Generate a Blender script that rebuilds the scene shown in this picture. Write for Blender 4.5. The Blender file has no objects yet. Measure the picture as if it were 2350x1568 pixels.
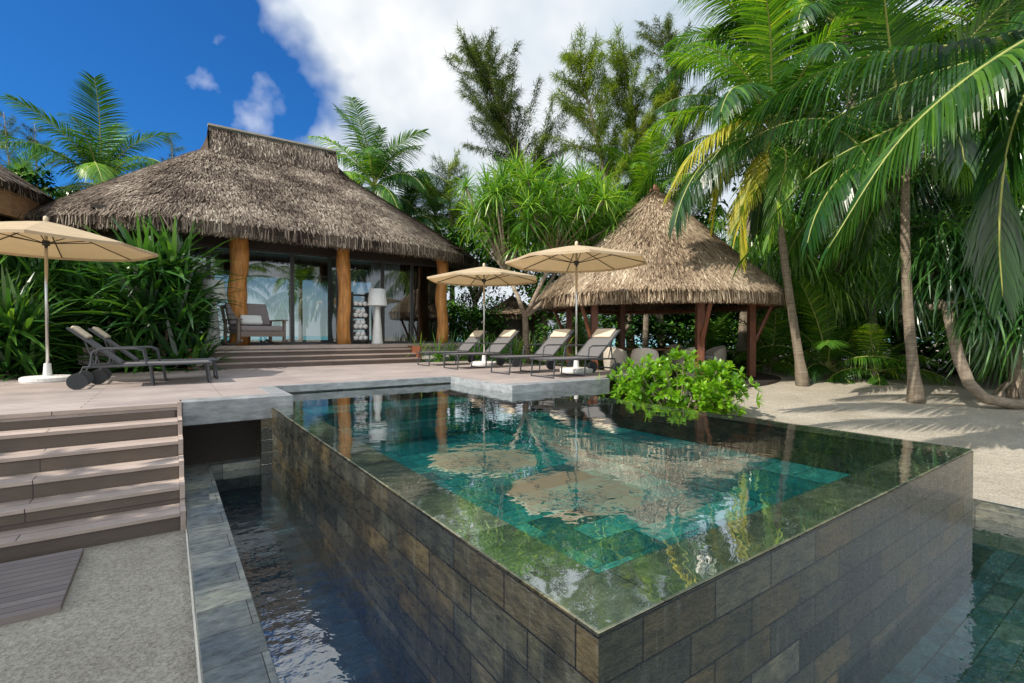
import bpy, math, random
from mathutils import Vector, Matrix
R = math.radians
sc = bpy.context.scene
col = sc.collection
H = 1.72
F = 1121.0
P0 = (0.257, 1.44)
ANG = R(35.1)
VX, VY = math.cos(ANG), math.sin(ANG)

def W(b, a, z=0.0):
    return Vector((P0[0] + VX*b - VY*a, P0[1] + VY*b + VX*a, z + H))
def at(X, Y, d):
    return Vector(((X-1175)/F*d, d, H + (770-Y)/F*d))
def sm(t):
    t = max(0, min(1, t)); return t*t*(3-2*t)
def ground_z(x, y):
    rx, ry = x-P0[0], y-P0[1]
    b = VX*rx + VY*ry; a = -VY*rx + VX*ry
    left = .86*sm((a-6.5)/2.5)
    right = .12 + .45*sm((y-5)/9)
    k = sm((b-1)/4.2)
    h = left*(1-k) + right*k
    h -= 3.0*sm((a-24)/14)
    return h

# ------------------------------------------------------------------ mesh builder
class MB:
    def __init__(s): s.v=[]; s.f=[]; s.var=[]
    def add(s, vs, fs, var=0.5):
        n=len(s.v); s.v.extend([tuple(p) for p in vs])
        for f in fs:
            s.f.append(tuple(i+n for i in f)); s.var.append(var)
        return s
    def box(s, x0,x1,y0,y1,z0,z1,var=.5):
        vs=[(x0,y0,z0),(x1,y0,z0),(x1,y1,z0),(x0,y1,z0),(x0,y0,z1),(x1,y0,z1),(x1,y1,z1),(x0,y1,z1)]
        return s.add(vs,[(0,3,2,1),(4,5,6,7),(0,1,5,4),(1,2,6,5),(2,3,7,6),(3,0,4,7)],var)
    def slant(s, x0,z0,x1,z1,y0,y1,th,var=.5):
        d=Vector((x1-x0,0,z1-z0)).normalized(); n=Vector((-d.z,0,d.x))*th
        if n.z<0: n=-n
        vs=[(x0,y0,z0),(x1,y0,z1),(x1,y1,z1),(x0,y1,z0)]
        vs+=[(p[0]+n.x,p[1],p[2]+n.z) for p in vs]
        return s.add(vs,[(0,3,2,1),(4,5,6,7),(0,1,5,4),(1,2,6,5),(2,3,7,6),(3,0,4,7)],var)
    def tube(s, pts, rad, n=8, var=.5, wob=0, rng=None):
        pts=[Vector(p) for p in pts]
        if not isinstance(rad,(list,tuple)): rad=[rad]*len(pts)
        vs=[]; up=None
        for i,p in enumerate(pts):
            t=(pts[min(i+1,len(pts)-1)]-pts[max(i-1,0)]).normalized()
            if up is None:
                up=Vector((0,0,1)) if abs(t.z)<.9 else Vector((1,0,0))
            x=t.cross(up).normalized(); y=x.cross(t).normalized(); up=y
            for k in range(n):
                a=2*math.pi*k/n; r=rad[i]*(1+(rng.uniform(-wob,wob) if wob else 0))
                vs.append(p+x*math.cos(a)*r+y*math.sin(a)*r)
        fs=[]
        for i in range(len(pts)-1):
            for k in range(n):
                k2=(k+1)%n
                fs.append((i*n+k,i*n+k2,(i+1)*n+k2,(i+1)*n+k))
        fs.append(tuple(range(n-1,-1,-1))); fs.append(tuple(range((len(pts)-1)*n,len(pts)*n)))
        return s.add(vs,fs,var)
    def lathe(s, prof, n=24, c=(0,0,0), var=.5):
        vs=[]; fs=[]
        for r,z in prof:
            for k in range(n):
                a=2*math.pi*k/n; vs.append((c[0]+r*math.cos(a),c[1]+r*math.sin(a),c[2]+z))
        for i in range(len(prof)-1):
            for k in range(n):
                k2=(k+1)%n; fs.append((i*n+k,i*n+k2,(i+1)*n+k2,(i+1)*n+k))
        return s.add(vs,fs,var)
    def leaf(s, p, d, L, w, g, n, var, prof=None, wd=None):
        p=Vector(p); d=Vector(d).normalized(); vs=[]
        st=L/n
        if wd is None:
            wd=d.cross(Vector((0,0,1)))
            if wd.length<.05: wd=Vector((1,0,0))
        wd=wd.normalized()
        for i in range(n+1):
            t=i/n
            ww=w*.5*(prof[i] if prof else (1-t*.93))
            vs.append(p-wd*ww); vs.append(p+wd*ww)
            if i<n:
                d=(d+Vector((0,0,-g/n))).normalized()
                p=p+d*st
        s.add(vs,[(2*i,2*i+1,2*i+3,2*i+2) for i in range(n)],var)
    def mesh(s, name, mat, smooth=False, uv=False, off=(0,0,0)):
        me=bpy.data.meshes.new(name)
        if off!=(0,0,0): s.v=[(p[0]-off[0],p[1]-off[1],p[2]-off[2]) for p in s.v]
        me.from_pydata(s.v,[],s.f); me.update()
        at_=me.attributes.new('var','FLOAT','FACE'); at_.data.foreach_set('value',s.var)
        if uv:
            l=me.uv_layers.new(name='UVMap'); data=[0.0]*(2*len(me.loops))
            for pl in me.polygons:
                n=pl.normal
                for li in pl.loop_indices:
                    c=me.vertices[me.loops[li].vertex_index].co
                    if abs(n.z)>.6: q=(c.x,c.y)
                    elif abs(n.x)>abs(n.y): q=(c.y,c.z)
                    else: q=(c.x,c.z)
                    data[2*li]=q[0]+7; data[2*li+1]=q[1]+7
            l.data.foreach_set('uv',data)
        if smooth: me.polygons.foreach_set('use_smooth',[True]*len(me.polygons))
        me.materials.append(mat)
        return me
    def build(s, name, mat, parent=None, loc=(0,0,0), rotz=0, smooth=False, uv=False, off=(0,0,0), bevel=0):
        o=bpy.data.objects.new(name, s.mesh(name,mat,smooth,uv,off)); col.objects.link(o)
        o.location=loc; o.rotation_euler=(0,0,rotz)
        if parent: o.parent=parent
        if bevel:
            m=o.modifiers.new('bevel','BEVEL'); m.width=bevel; m.segments=2; m.limit_method='ANGLE'
        return o

OFF={}
def thing(name,label,cat,loc=(0,0,0),rotz=0,group=None):
    o=bpy.data.objects.new(name,None); col.objects.link(o)
    o.location=loc; o.rotation_euler=(0,0,rotz); o['label']=label; o['category']=cat
    if group: o['group']=group
    o.empty_display_size=.1
    return o
def tag(o,label,cat,group=None,kind=None):
    if label: o['label']=label
    if cat: o['category']=cat
    if group: o['group']=group
    if kind: o['kind']=kind
    return o
def gthing(name,label,cat,b,a,z,group=None):
    t=thing(name,label,cat,W(b,a,z),ANG,group); OFF[t.name]=(b,a,z); return t
def gpart(mb,name,mat,t,**k):
    return mb.build(name,mat,t,off=OFF[t.name],**k)
def gstruct(mb,name,mat,**k):
    o=mb.build(name,mat,None,loc=(P0[0],P0[1],H),rotz=ANG,**k)
    o['kind']='structure'; return o
def copyobj(o,parent=None):
    c=o.copy(); col.objects.link(c); c.parent=parent
    for ch in list(o.children): copyobj(ch,c)
    return c

# ------------------------------------------------------------------ materials
def nodes(name):
    m=bpy.data.materials.new(name); m.use_nodes=True; nt=m.node_tree
    return m,nt,nt.nodes['Principled BSDF'],nt.nodes['Material Output']
def N(nt,t,**k):
    n=nt.nodes.new(t)
    for a,v in k.items():
        if a in n.inputs: n.inputs[a].default_value=v
        else: setattr(n,a,v)
    return n
def ramp(nt,fac,stops):
    r=nt.nodes.new('ShaderNodeValToRGB'); e=r.color_ramp.elements
    while len(e)<len(stops): e.new(.5)
    for i,(p,c) in enumerate(stops): e[i].position=p; e[i].color=(*c,1)
    nt.links.new(fac,r.inputs['Fac']); return r.outputs['Color']
def mixc(nt,f,a,b,mode='MIX'):
    m=nt.nodes.new('ShaderNodeMix'); m.data_type='RGBA'; m.blend_type=mode
    for s,v in ((0,f),(6,a),(7,b)):
        if isinstance(v,(int,float)): m.inputs[s].default_value=v
        elif isinstance(v,tuple): m.inputs[s].default_value=(*v,1)
        else: nt.links.new(v,m.inputs[s])
    return m.outputs[2]
def bump(nt,h,bs,st=.3,dist=.02,inp='Normal'):
    b=N(nt,'ShaderNodeBump'); b.inputs['Strength'].default_value=st; b.inputs['Distance'].default_value=dist
    nt.links.new(h,b.inputs['Height']); nt.links.new(b.outputs[0],bs.inputs[inp]); return b
def tex(nt,kind='obj'):
    t=N(nt,'ShaderNodeTexCoord'); return t.outputs['UV' if kind=='uv' else 'Object']
def noise_n(nt,vec,scale,detail=3,rough=.6,stretch=None):
    if stretch:
        m=N(nt,'ShaderNodeMapping'); m.inputs['Scale'].default_value=stretch
        nt.links.new(vec,m.inputs['Vector']); vec=m.outputs[0]
    n=N(nt,'ShaderNodeTexNoise'); n.inputs['Scale'].default_value=scale; n.inputs['Detail'].default_value=min(detail,4); n.inputs['Roughness'].default_value=rough
    nt.links.new(vec,n.inputs['Vector']); return n.outputs['Fac']
def mixf(nt,val,lo,hi,out):
    r=N(nt,'ShaderNodeMapRange'); r.inputs['From Min'].default_value=lo; r.inputs['From Max'].default_value=hi
    r.inputs['To Max'].default_value=out; nt.links.new(val,r.inputs['Value']); return r.outputs[0]
def schlick(nt,f0,power,normal=None):
    lw=N(nt,'ShaderNodeLayerWeight'); lw.inputs['Blend'].default_value=.5
    if normal: nt.links.new(normal,lw.inputs['Normal'])
    p=N(nt,'ShaderNodeMath',operation='POWER'); nt.links.new(lw.outputs['Facing'],p.inputs[0]); p.inputs[1].default_value=power
    q=N(nt,'ShaderNodeMath',operation='MULTIPLY_ADD'); nt.links.new(p.outputs[0],q.inputs[0]); q.inputs[1].default_value=1-f0; q.inputs[2].default_value=f0
    return q.outputs[0]

def simple(name,c1,c2=None,rough=.6,scale=6,metal=0,bs=.2,stretch=None,dist=.01,spec=.5):
    m,nt,p,o=nodes(name)
    c2=c2 or tuple(x*.75 for x in c1)
    p.inputs['Roughness'].default_value=rough; p.inputs['Metallic'].default_value=metal
    p.inputs['Specular IOR Level'].default_value=spec
    v=tex(nt); f=noise_n(nt,v,scale,3,.65,stretch)
    nt.links.new(ramp(nt,f,[(.3,c2),(.7,c1)]),p.inputs['Base Color'])
    if bs: bump(nt,noise_n(nt,v,scale*6,2,.6,stretch),p,bs,dist)
    return m
def slate(name,stops,bw=.42,bh=.16,rough=.3,mort=(.03,.03,.03),streak=.35,bs=.5,spec=.5,ms=.0025,amp=.75,coat=0,warm=(1.5,1.3,.9)):
    m,nt,p,o=nodes(name)
    v=tex(nt,'uv')
    br=N(nt,'ShaderNodeTexBrick'); br.inputs['Scale'].default_value=1
    br.inputs['Brick Width'].default_value=bw; br.inputs['Row Height'].default_value=bh
    br.inputs['Mortar Size'].default_value=ms; br.inputs['Mortar Smooth'].default_value=.2
    br.inputs['Color1'].default_value=(0,0,0,1); br.inputs['Color2'].default_value=(1,1,1,1); br.inputs['Mortar'].default_value=(.5,.5,.5,1)
    br.offset=.37; br.squash=1.0
    nt.links.new(v,br.inputs['Vector'])
    c=ramp(nt,br.outputs['Color'],stops)
    n1=noise_n(nt,v,9,4,.7,(1,2.2,1)); n2=noise_n(nt,v,2.2,3,.6)
    c=mixc(nt,amp,c,ramp(nt,n1,[(.3,(.35,.35,.37)),(.72,(1.8,1.75,1.6))]),'MULTIPLY')
    c=mixc(nt,amp,c,ramp(nt,n2,[(.3,(.50,.58,.64)),(.7,warm)]),'MULTIPLY')
    if streak:
        s=noise_n(nt,v,3,4,.7,(9,.8,1))
        c=mixc(nt,mixf(nt,s,.55,.8,streak),c,(.20,.23,.22))
    c=mixc(nt,br.outputs['Fac'],c,mort)
    nt.links.new(c,p.inputs['Base Color']); p.inputs['Specular IOR Level'].default_value=spec
    p.inputs['Coat Weight'].default_value=coat; p.inputs['Coat Roughness'].default_value=.12
    rr=N(nt,'ShaderNodeMapRange'); rr.inputs['From Min'].default_value=.3; rr.inputs['From Max'].default_value=.7; rr.inputs['To Min'].default_value=rough*.5; rr.inputs['To Max'].default_value=rough*1.8
    nt.links.new(n1,rr.inputs['Value']); nt.links.new(rr.outputs[0],p.inputs['Roughness'])
    h=N(nt,'ShaderNodeMath',operation='MULTIPLY_ADD'); nt.links.new(br.outputs['Fac'],h.inputs[0]); h.inputs[1].default_value=-1.5; nt.links.new(noise_n(nt,v,22,4,.7,(1,2,1)),h.inputs[2])
    bump(nt,h.outputs[0],p,bs,.012)
    return m
def planks(name,c1,c2,pw=.14,pl=2.6,rough=.6):
    m,nt,p,o=nodes(name); v=tex(nt,'uv')
    br=N(nt,'ShaderNodeTexBrick'); br.inputs['Scale'].default_value=1
    br.inputs['Brick Width'].default_value=pl; br.inputs['Row Height'].default_value=pw
    br.inputs['Mortar Size'].default_value=.004; br.inputs['Mortar Smooth'].default_value=.2
    br.inputs['Color1'].default_value=(*c1,1); br.inputs['Color2'].default_value=(*c2,1); br.inputs['Mortar'].default_value=(.04,.03,.03,1)
    nt.links.new(v,br.inputs['Vector'])
    g=noise_n(nt,v,6,4,.7,(1.2,14,1)); big=noise_n(nt,v,1.1,3,.6)
    c=mixc(nt,.6,br.outputs['Color'],ramp(nt,g,[(.3,(.7,.7,.7)),(.7,(1.2,1.2,1.2))]),'MULTIPLY')
    c=mixc(nt,.7,c,ramp(nt,big,[(.3,(.68,.66,.66)),(.7,(1.18,1.18,1.18))]),'MULTIPLY')
    nt.links.new(c,p.inputs['Base Color']); p.inputs['Roughness'].default_value=rough
    h=N(nt,'ShaderNodeMath',operation='MULTIPLY_ADD'); nt.links.new(br.outputs['Fac'],h.inputs[0]); h.inputs[1].default_value=-1
    nt.links.new(g,h.inputs[2]); bump(nt,h.outputs[0],p,.35,.006)
    return m
def varmat(name,stops,rough=.4,transl=.35,tcol=None,nscale=0,gloss=.05,objrand=.0):
    m,nt,p,o=nodes(name); nt.nodes.remove(p)
    a=N(nt,'ShaderNodeAttribute'); a.attribute_name='var'
    last=a.outputs['Fac']
    if nscale:
        v=tex(nt)
        f=N(nt,'ShaderNodeMath',operation='ADD'); nt.links.new(last,f.inputs[0])
        n=mixf(nt,noise_n(nt,v,nscale,2,.6),.3,.7,.6); g=N(nt,'ShaderNodeMath',operation='SUBTRACT'); nt.links.new(n,g.inputs[0]); g.inputs[1].default_value=.3
        nt.links.new(g.outputs[0],f.inputs[1]); last=f.outputs[0]
    if objrand:
        oi=N(nt,'ShaderNodeObjectInfo'); k=N(nt,'ShaderNodeMath',operation='MULTIPLY_ADD'); nt.links.new(oi.outputs['Random'],k.inputs[0]); k.inputs[1].default_value=objrand
        nt.links.new(last,k.inputs[2]); k2=N(nt,'ShaderNodeMath',operation='SUBTRACT'); nt.links.new(k.outputs[0],k2.inputs[0]); k2.inputs[1].default_value=objrand*.5; last=k2.outputs[0]
    c=ramp(nt,last,stops)
    df=N(nt,'ShaderNodeBsdfDiffuse'); nt.links.new(c,df.inputs['Color']); sh=df.outputs[0]
    if transl:
        t=N(nt,'ShaderNodeBsdfTranslucent'); cc=mixc(nt,1.0,c,tcol or (2.0,1.7,.45),'MULTIPLY'); nt.links.new(cc,t.inputs['Color'])
        mx=N(nt,'ShaderNodeMixShader'); mx.inputs[0].default_value=transl
        nt.links.new(sh,mx.inputs[1]); nt.links.new(t.outputs[0],mx.inputs[2]); sh=mx.outputs[0]
    if gloss:
        gl=N(nt,'ShaderNodeBsdfGlossy'); gl.inputs['Roughness'].default_value=rough
        mx=N(nt,'ShaderNodeMixShader'); mx.inputs[0].default_value=gloss
        nt.links.new(sh,mx.inputs[1]); nt.links.new(gl.outputs[0],mx.inputs[2]); sh=mx.outputs[0]
    nt.links.new(sh,o.inputs['Surface'])
    return m
def water(name,tint,f0,power,scale,st,dist=.02,stretch=None):
    m,nt,p,o=nodes(name); nt.nodes.remove(p)
    v=tex(nt)
    gl=N(nt,'ShaderNodeBsdfGlossy'); gl.inputs['Roughness'].default_value=.012
    tr=N(nt,'ShaderNodeBsdfTransparent'); tr.inputs['Color'].default_value=(*tint,1)
    b=N(nt,'ShaderNodeBump'); b.inputs['Strength'].default_value=st; b.inputs['Distance'].default_value=dist
    nt.links.new(noise_n(nt,v,scale,3,.55,stretch),b.inputs['Height'])
    nt.links.new(b.outputs[0],gl.inputs['Normal'])
    mx=N(nt,'ShaderNodeMixShader'); nt.links.new(schlick(nt,f0,power),mx.inputs[0]); nt.links.new(tr.outputs[0],mx.inputs[1]); nt.links.new(gl.outputs[0],mx.inputs[2])
    nt.links.new(mx.outputs[0],o.inputs['Surface']); return m

M={}
M['slate']=slate('slate tile',[(0,(.010,.014,.013)),(.2,(.030,.033,.029)),(.4,(.068,.054,.027)),(.55,(.018,.024,.024)),(.75,(.052,.053,.040)),(1,(.085,.087,.072))],bw=.40,bh=.15,rough=.26,streak=.32,spec=.7,mort=(.003,.003,.003),ms=.0045,bs=.7,coat=.3,amp=.85,warm=(1.5,1.35,1.05))  # dark slate, darkened further to put tree shade on the pool walls
M['slate_top']=slate('slate coping',[(0,(.12,.15,.18)),(.5,(.19,.22,.245)),(1,(.27,.30,.32))],bw=.45,bh=.3,rough=.35,streak=.15)
M['slate_dark']=slate('dark slate coping',[(0,(.05,.06,.065)),(.5,(.09,.10,.10)),(1,(.14,.15,.145))],bw=.45,bh=.3,rough=.35,streak=.1)  # copy of slate_top, colour darkened to offset sun on the right coping
M['rim']=slate('wet slate rim',[(0,(.11,.125,.11)),(.5,(.19,.195,.165)),(1,(.28,.285,.25))],bw=.5,bh=.29,rough=.2,streak=.1)
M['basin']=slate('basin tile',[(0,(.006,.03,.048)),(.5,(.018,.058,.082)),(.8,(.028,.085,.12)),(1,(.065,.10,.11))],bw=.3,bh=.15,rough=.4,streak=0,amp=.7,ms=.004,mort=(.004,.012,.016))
M['teal']=slate('submerged teal tile',[(0,(.0,.10,.135)),(.4,(.004,.21,.245)),(.7,(.015,.32,.335)),(1,(.08,.41,.39))],bw=.6,bh=.3,rough=.5,streak=0,mort=(.0,.05,.07),amp=.8,ms=.006,warm=(1.4,1.25,1.1))
M['slab']=simple('grey stone slab',(.34,.36,.37),(.17,.18,.19),.55,5,bs=.4,stretch=(1,1,3))
M['deck']=planks('taupe decking',(.45,.385,.355),(.37,.315,.295))
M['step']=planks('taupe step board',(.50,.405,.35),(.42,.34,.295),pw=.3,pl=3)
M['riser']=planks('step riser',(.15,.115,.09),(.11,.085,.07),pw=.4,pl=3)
M['walk']=planks('weathered walkway',(.25,.21,.195),(.17,.14,.135),pw=.085,pl=9,rough=.7)
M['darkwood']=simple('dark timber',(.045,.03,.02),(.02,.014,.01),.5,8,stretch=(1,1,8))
M['redwood']=simple('red brown timber',(.26,.09,.045),(.12,.042,.022),.45,6,stretch=(4,4,.6))
M['log']=simple('honey log',(.74,.34,.09),(.36,.14,.03),.4,5,stretch=(3,3,.5),bs=.5,dist=.03)
M['frame']=simple('dark window frame',(.06,.06,.065),None,.35,20,bs=0)
M['metal']=simple('dark grey powder coat',(.06,.065,.075),None,.35,30,bs=0)
M['steel']=simple('brushed steel',(.6,.6,.58),(.5,.5,.5),.25,30,metal=1,bs=0)
M['sling']=simple('grey sling fabric',(.16,.155,.16),(.12,.118,.122),.8,60,bs=.3)
M['pillow']=simple('cream pillow fabric',(.66,.56,.42),(.56,.47,.35),.85,30,bs=.2)
M['rubber']=simple('black rubber wheel',(.03,.035,.04),None,.5,20,bs=0)
M['cushion']=simple('mauve grey cushion',(.28,.24,.245),(.21,.18,.185),.85,30,bs=.2)
M['greywood']=simple('weathered grey wood',(.25,.20,.17),(.13,.10,.085),.7,8,stretch=(1,6,6))
M['palewood']=simple('pale ridge board',(.46,.42,.36),(.30,.27,.23),.8,5,stretch=(1,6,6))
M['white']=simple('white fabric',(.85,.85,.83),(.76,.76,.76),.8,20,bs=.1)
M['whitebase']=simple('white base',(.80,.80,.78),(.70,.70,.69),.5,8,bs=.05)
M['wicker']=simple('cream wicker',(.82,.75,.64),(.56,.49,.40),.7,45,bs=.8,stretch=(1,1,2),dist=.02)
M['curtain']=simple('grey curtain',(.36,.40,.41),(.24,.28,.29),.8,8,bs=.1)
M['bark']=simple('palm bark',(.46,.38,.29),(.19,.15,.10),.9,5,stretch=(1,1,9),bs=.9,dist=.05)
M['bark2']=simple('grey bark',(.42,.34,.26),(.19,.15,.11),.9,6,stretch=(1,1,3),bs=.7,dist=.04)
M['fascia']=simple('brown fascia board',(.36,.20,.09),(.22,.11,.05),.5,5,stretch=(1,1,5))
M['terra']=simple('brown ridge cap',(.34,.15,.09),None,.7,8)
M['sea']=simple('lagoon water',(.16,.50,.50),(.08,.38,.42),.3,.15,bs=.1)

m,nt,p,o=nodes('canopy cloth')
c=N(nt,'ShaderNodeBsdfDiffuse')
t=N(nt,'ShaderNodeBsdfTranslucent'); t.inputs['Color'].default_value=(.66,.44,.21,1)
mx=N(nt,'ShaderNodeMixShader'); mx.inputs[0].default_value=.28
nt.links.new(c.outputs[0],mx.inputs[1]); nt.links.new(t.outputs[0],mx.inputs[2]); nt.links.new(mx.outputs[0],o.inputs['Surface'])
nt.links.new(ramp(nt,noise_n(nt,tex(nt),3),[(.3,(.52,.42,.29)),(.7,(.62,.51,.36))]),c.inputs['Color'])
M['canopy']=m

m,nt,p,o=nodes('sand'); v=tex(nt)
n1=noise_n(nt,v,1.2,4,.6); n2=noise_n(nt,v,45,4,.8); n3=noise_n(nt,v,6,4,.7)
cc=ramp(nt,n1,[(.3,(.44,.39,.31)),(.7,(.61,.555,.46))])
cc=mixc(nt,.85,cc,ramp(nt,n2,[(.32,(.40,.38,.36)),(.6,(1.15,1.15,1.15))]),'MULTIPLY')
nt.links.new(cc,p.inputs['Base Color']); p.inputs['Roughness'].default_value=.95
ad=N(nt,'ShaderNodeMath',operation='MULTIPLY_ADD'); nt.links.new(n3,ad.inputs[0]); ad.inputs[1].default_value=2.5; nt.links.new(n2,ad.inputs[2])
bump(nt,ad.outputs[0],p,.8,.03); M['sand']=m

m,nt,p,o=nodes('window glass'); nt.nodes.remove(p)
gl=N(nt,'ShaderNodeBsdfGlossy'); gl.inputs['Roughness'].default_value=.0
tr=N(nt,'ShaderNodeBsdfTransparent'); tr.inputs['Color'].default_value=(.60,.66,.65,1)
mx=N(nt,'ShaderNodeMixShader'); nt.links.new(schlick(nt,.20,4),mx.inputs[0]); nt.links.new(tr.outputs[0],mx.inputs[1]); nt.links.new(gl.outputs[0],mx.inputs[2]); nt.links.new(mx.outputs[0],o.inputs['Surface'])
M['glass']=m

M['water']=water('pool water',(.84,.99,1),.33,2.3,3.0,.15,.02)
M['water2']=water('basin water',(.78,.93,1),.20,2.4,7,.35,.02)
M['thatch']=varmat('grey brown thatch',[(0,(.038,.030,.026)),(.35,(.135,.107,.088)),(.7,(.285,.235,.188)),(1,(.52,.455,.375))],.9,0,nscale=.8,gloss=0)
M['thatch2']=varmat('tan thatch',[(0,(.075,.052,.036)),(.35,(.23,.17,.115)),(.7,(.40,.315,.22)),(1,(.62,.515,.385))],.9,0,nscale=.8,gloss=0)
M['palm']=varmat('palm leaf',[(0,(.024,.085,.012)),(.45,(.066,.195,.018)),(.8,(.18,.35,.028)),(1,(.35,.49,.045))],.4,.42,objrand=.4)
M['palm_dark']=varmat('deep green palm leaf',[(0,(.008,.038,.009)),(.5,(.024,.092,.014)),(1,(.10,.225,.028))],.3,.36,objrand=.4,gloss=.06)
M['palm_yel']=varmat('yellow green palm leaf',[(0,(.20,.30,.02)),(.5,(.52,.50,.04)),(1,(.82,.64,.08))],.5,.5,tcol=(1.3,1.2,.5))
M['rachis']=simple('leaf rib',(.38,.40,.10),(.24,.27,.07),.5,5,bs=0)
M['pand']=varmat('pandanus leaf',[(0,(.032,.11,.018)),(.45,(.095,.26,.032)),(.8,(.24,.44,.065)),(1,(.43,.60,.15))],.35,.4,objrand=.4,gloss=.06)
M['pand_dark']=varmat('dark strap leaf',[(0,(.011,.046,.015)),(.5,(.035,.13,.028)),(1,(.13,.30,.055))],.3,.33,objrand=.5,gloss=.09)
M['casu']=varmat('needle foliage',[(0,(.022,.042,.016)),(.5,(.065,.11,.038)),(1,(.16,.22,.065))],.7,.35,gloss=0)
M['casu_l']=varmat('lit needle foliage',[(0,(.04,.082,.018)),(.5,(.12,.205,.038)),(1,(.26,.36,.065))],.7,.4,gloss=0)  # paler copy of casu, sunlight put into the needle colour
M['bush']=varmat('glossy shrub leaf',[(0,(.05,.17,.01)),(.5,(.16,.37,.02)),(1,(.36,.59,.06))],.3,.45,gloss=.08)
M['broad']=varmat('broad leaf',[(0,(.012,.048,.010)),(.5,(.038,.115,.02)),(1,(.125,.255,.04))],.55,0,gloss=0)

# ------------------------------------------------------------------ ground, sea
bl=sorted(set([-300,-120,-60,-40,-30,-24,-18,-14,-11,-9,-7.5,-6,-5,-4,-3.2,-2.4,-1.6,-.93,1,2.5,4.2,5.42,6,6.8,8,9,10,11,12,14,16,18,20,24,30,40,60,120,300]))
al=sorted(set([-300,-100,-40,-20,-10,-6,-4,-2.6,-1.5,-.5,.5,1.5,2.5,3.5,4.3,5.2,6.2,7.0,7.5,8,8.5,9,10,11,12,14,16,18,20,22,24,26,28,31,34,38,45,60,120,300,700]))
g=MB(); idx={}
for i,b in enumerate(bl):
    for j,a in enumerate(al):
        w=W(b,a); idx[i,j]=len(g.v); g.v.append((b,a,ground_z(w.x,w.y)-H))
for i in range(len(bl)-1):
    for j in range(len(al)-1):
        if bl[i]>=-.94 and bl[i+1]<=5.43 and al[j]>=-2.61 and al[j+1]<=7.01: continue
        g.f.append((idx[i,j],idx[i+1,j],idx[i+1,j+1],idx[i,j+1])); g.var.append(.5)
tag(gstruct(g,'ground',M['sand'],smooth=True),'pale sand ground around the pool','sand')
s=MB().box(-700,500,27,1500,-3.2,-2.02)
tag(gstruct(s,'sea',M['sea']),'turquoise lagoon beyond the house','sea')

# ------------------------------------------------------------------ pool
pool=gthing('infinity_pool','raised infinity pool clad in dark slate tiles','pool',2.0,3.5,-2.3)
zr=-.895
gpart(MB().box(0,.27,.27,7.0,-2.3,zr),'side_wall',M['slate'],pool,uv=True)
gpart(MB().box(3.78,4.05,.27,5.0,-2.3,zr+.001),'side_wall',M['slate'],pool,uv=True)
gpart(MB().box(0,4.05,0,.27,-2.3,zr+.002),'front_wall',M['slate'],pool,uv=True)
gpart(MB().box(.27,4.05,6.995,7.3,-2.3,-.80),'back_wall',M['slate'],pool,uv=True)
gpart(MB().box(4.05,4.35,5.2,7.3,-2.3,-.80),'back_wall',M['slate'],pool,uv=True)
for (x0,x1,y0,y1) in ((0.002,.27,.27,5.6),(3.78,4.048,.27,5.0),(0.002,4.048,.002,.27)):
    z=zr+.006; r=MB().add([(x0,y0,z),(x1,y0,z),(x1,y1,z),(x0,y1,z)],[(0,1,2,3)])
    gpart(r,'rim',M['rim'],pool,uv=True)
gpart(MB().box(.27,4.05,.27,6.99,-1.75,-1.55),'pool_floor',M['teal'],pool,uv=True)
gpart(MB().box(.275,3.775,6.2,6.985,-1.55,-1.12),'bench',M['teal'],pool,uv=True)
gpart(MB().box(.275,3.775,5.6,6.195,-1.55,-1.36),'bench',M['teal'],pool,uv=True)
gpart(MB().box(3.3,3.775,.275,5.595,-1.55,-1.20),'ledge',M['teal'],pool,uv=True)
w_=MB(); z=-.88
w_.add([(.004,.004,z),(4.046,.004,z),(4.046,7.0,z),(.004,7.0,z)],[(0,1,2,3)])
tag(gstruct(w_,'water',M['water']),'still clear water filling the raised pool','water')
bas=gthing('overflow_basin','low slate lined overflow basin wrapping the foot of the pool','basin',2,0,-2.3)
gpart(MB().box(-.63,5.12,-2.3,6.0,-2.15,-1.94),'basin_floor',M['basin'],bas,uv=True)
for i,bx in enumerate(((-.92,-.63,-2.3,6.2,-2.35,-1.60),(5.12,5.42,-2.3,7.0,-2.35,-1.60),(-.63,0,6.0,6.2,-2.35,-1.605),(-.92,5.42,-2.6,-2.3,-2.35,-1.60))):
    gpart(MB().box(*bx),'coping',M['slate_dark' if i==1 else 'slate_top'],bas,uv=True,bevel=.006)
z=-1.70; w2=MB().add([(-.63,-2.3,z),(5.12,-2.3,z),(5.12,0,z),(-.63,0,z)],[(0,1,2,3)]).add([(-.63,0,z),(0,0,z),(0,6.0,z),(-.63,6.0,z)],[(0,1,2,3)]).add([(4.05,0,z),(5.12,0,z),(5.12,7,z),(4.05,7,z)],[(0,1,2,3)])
tag(gstruct(w2,'basin_water',M['water2']),'dark rippling water in the overflow basin','water')

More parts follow.
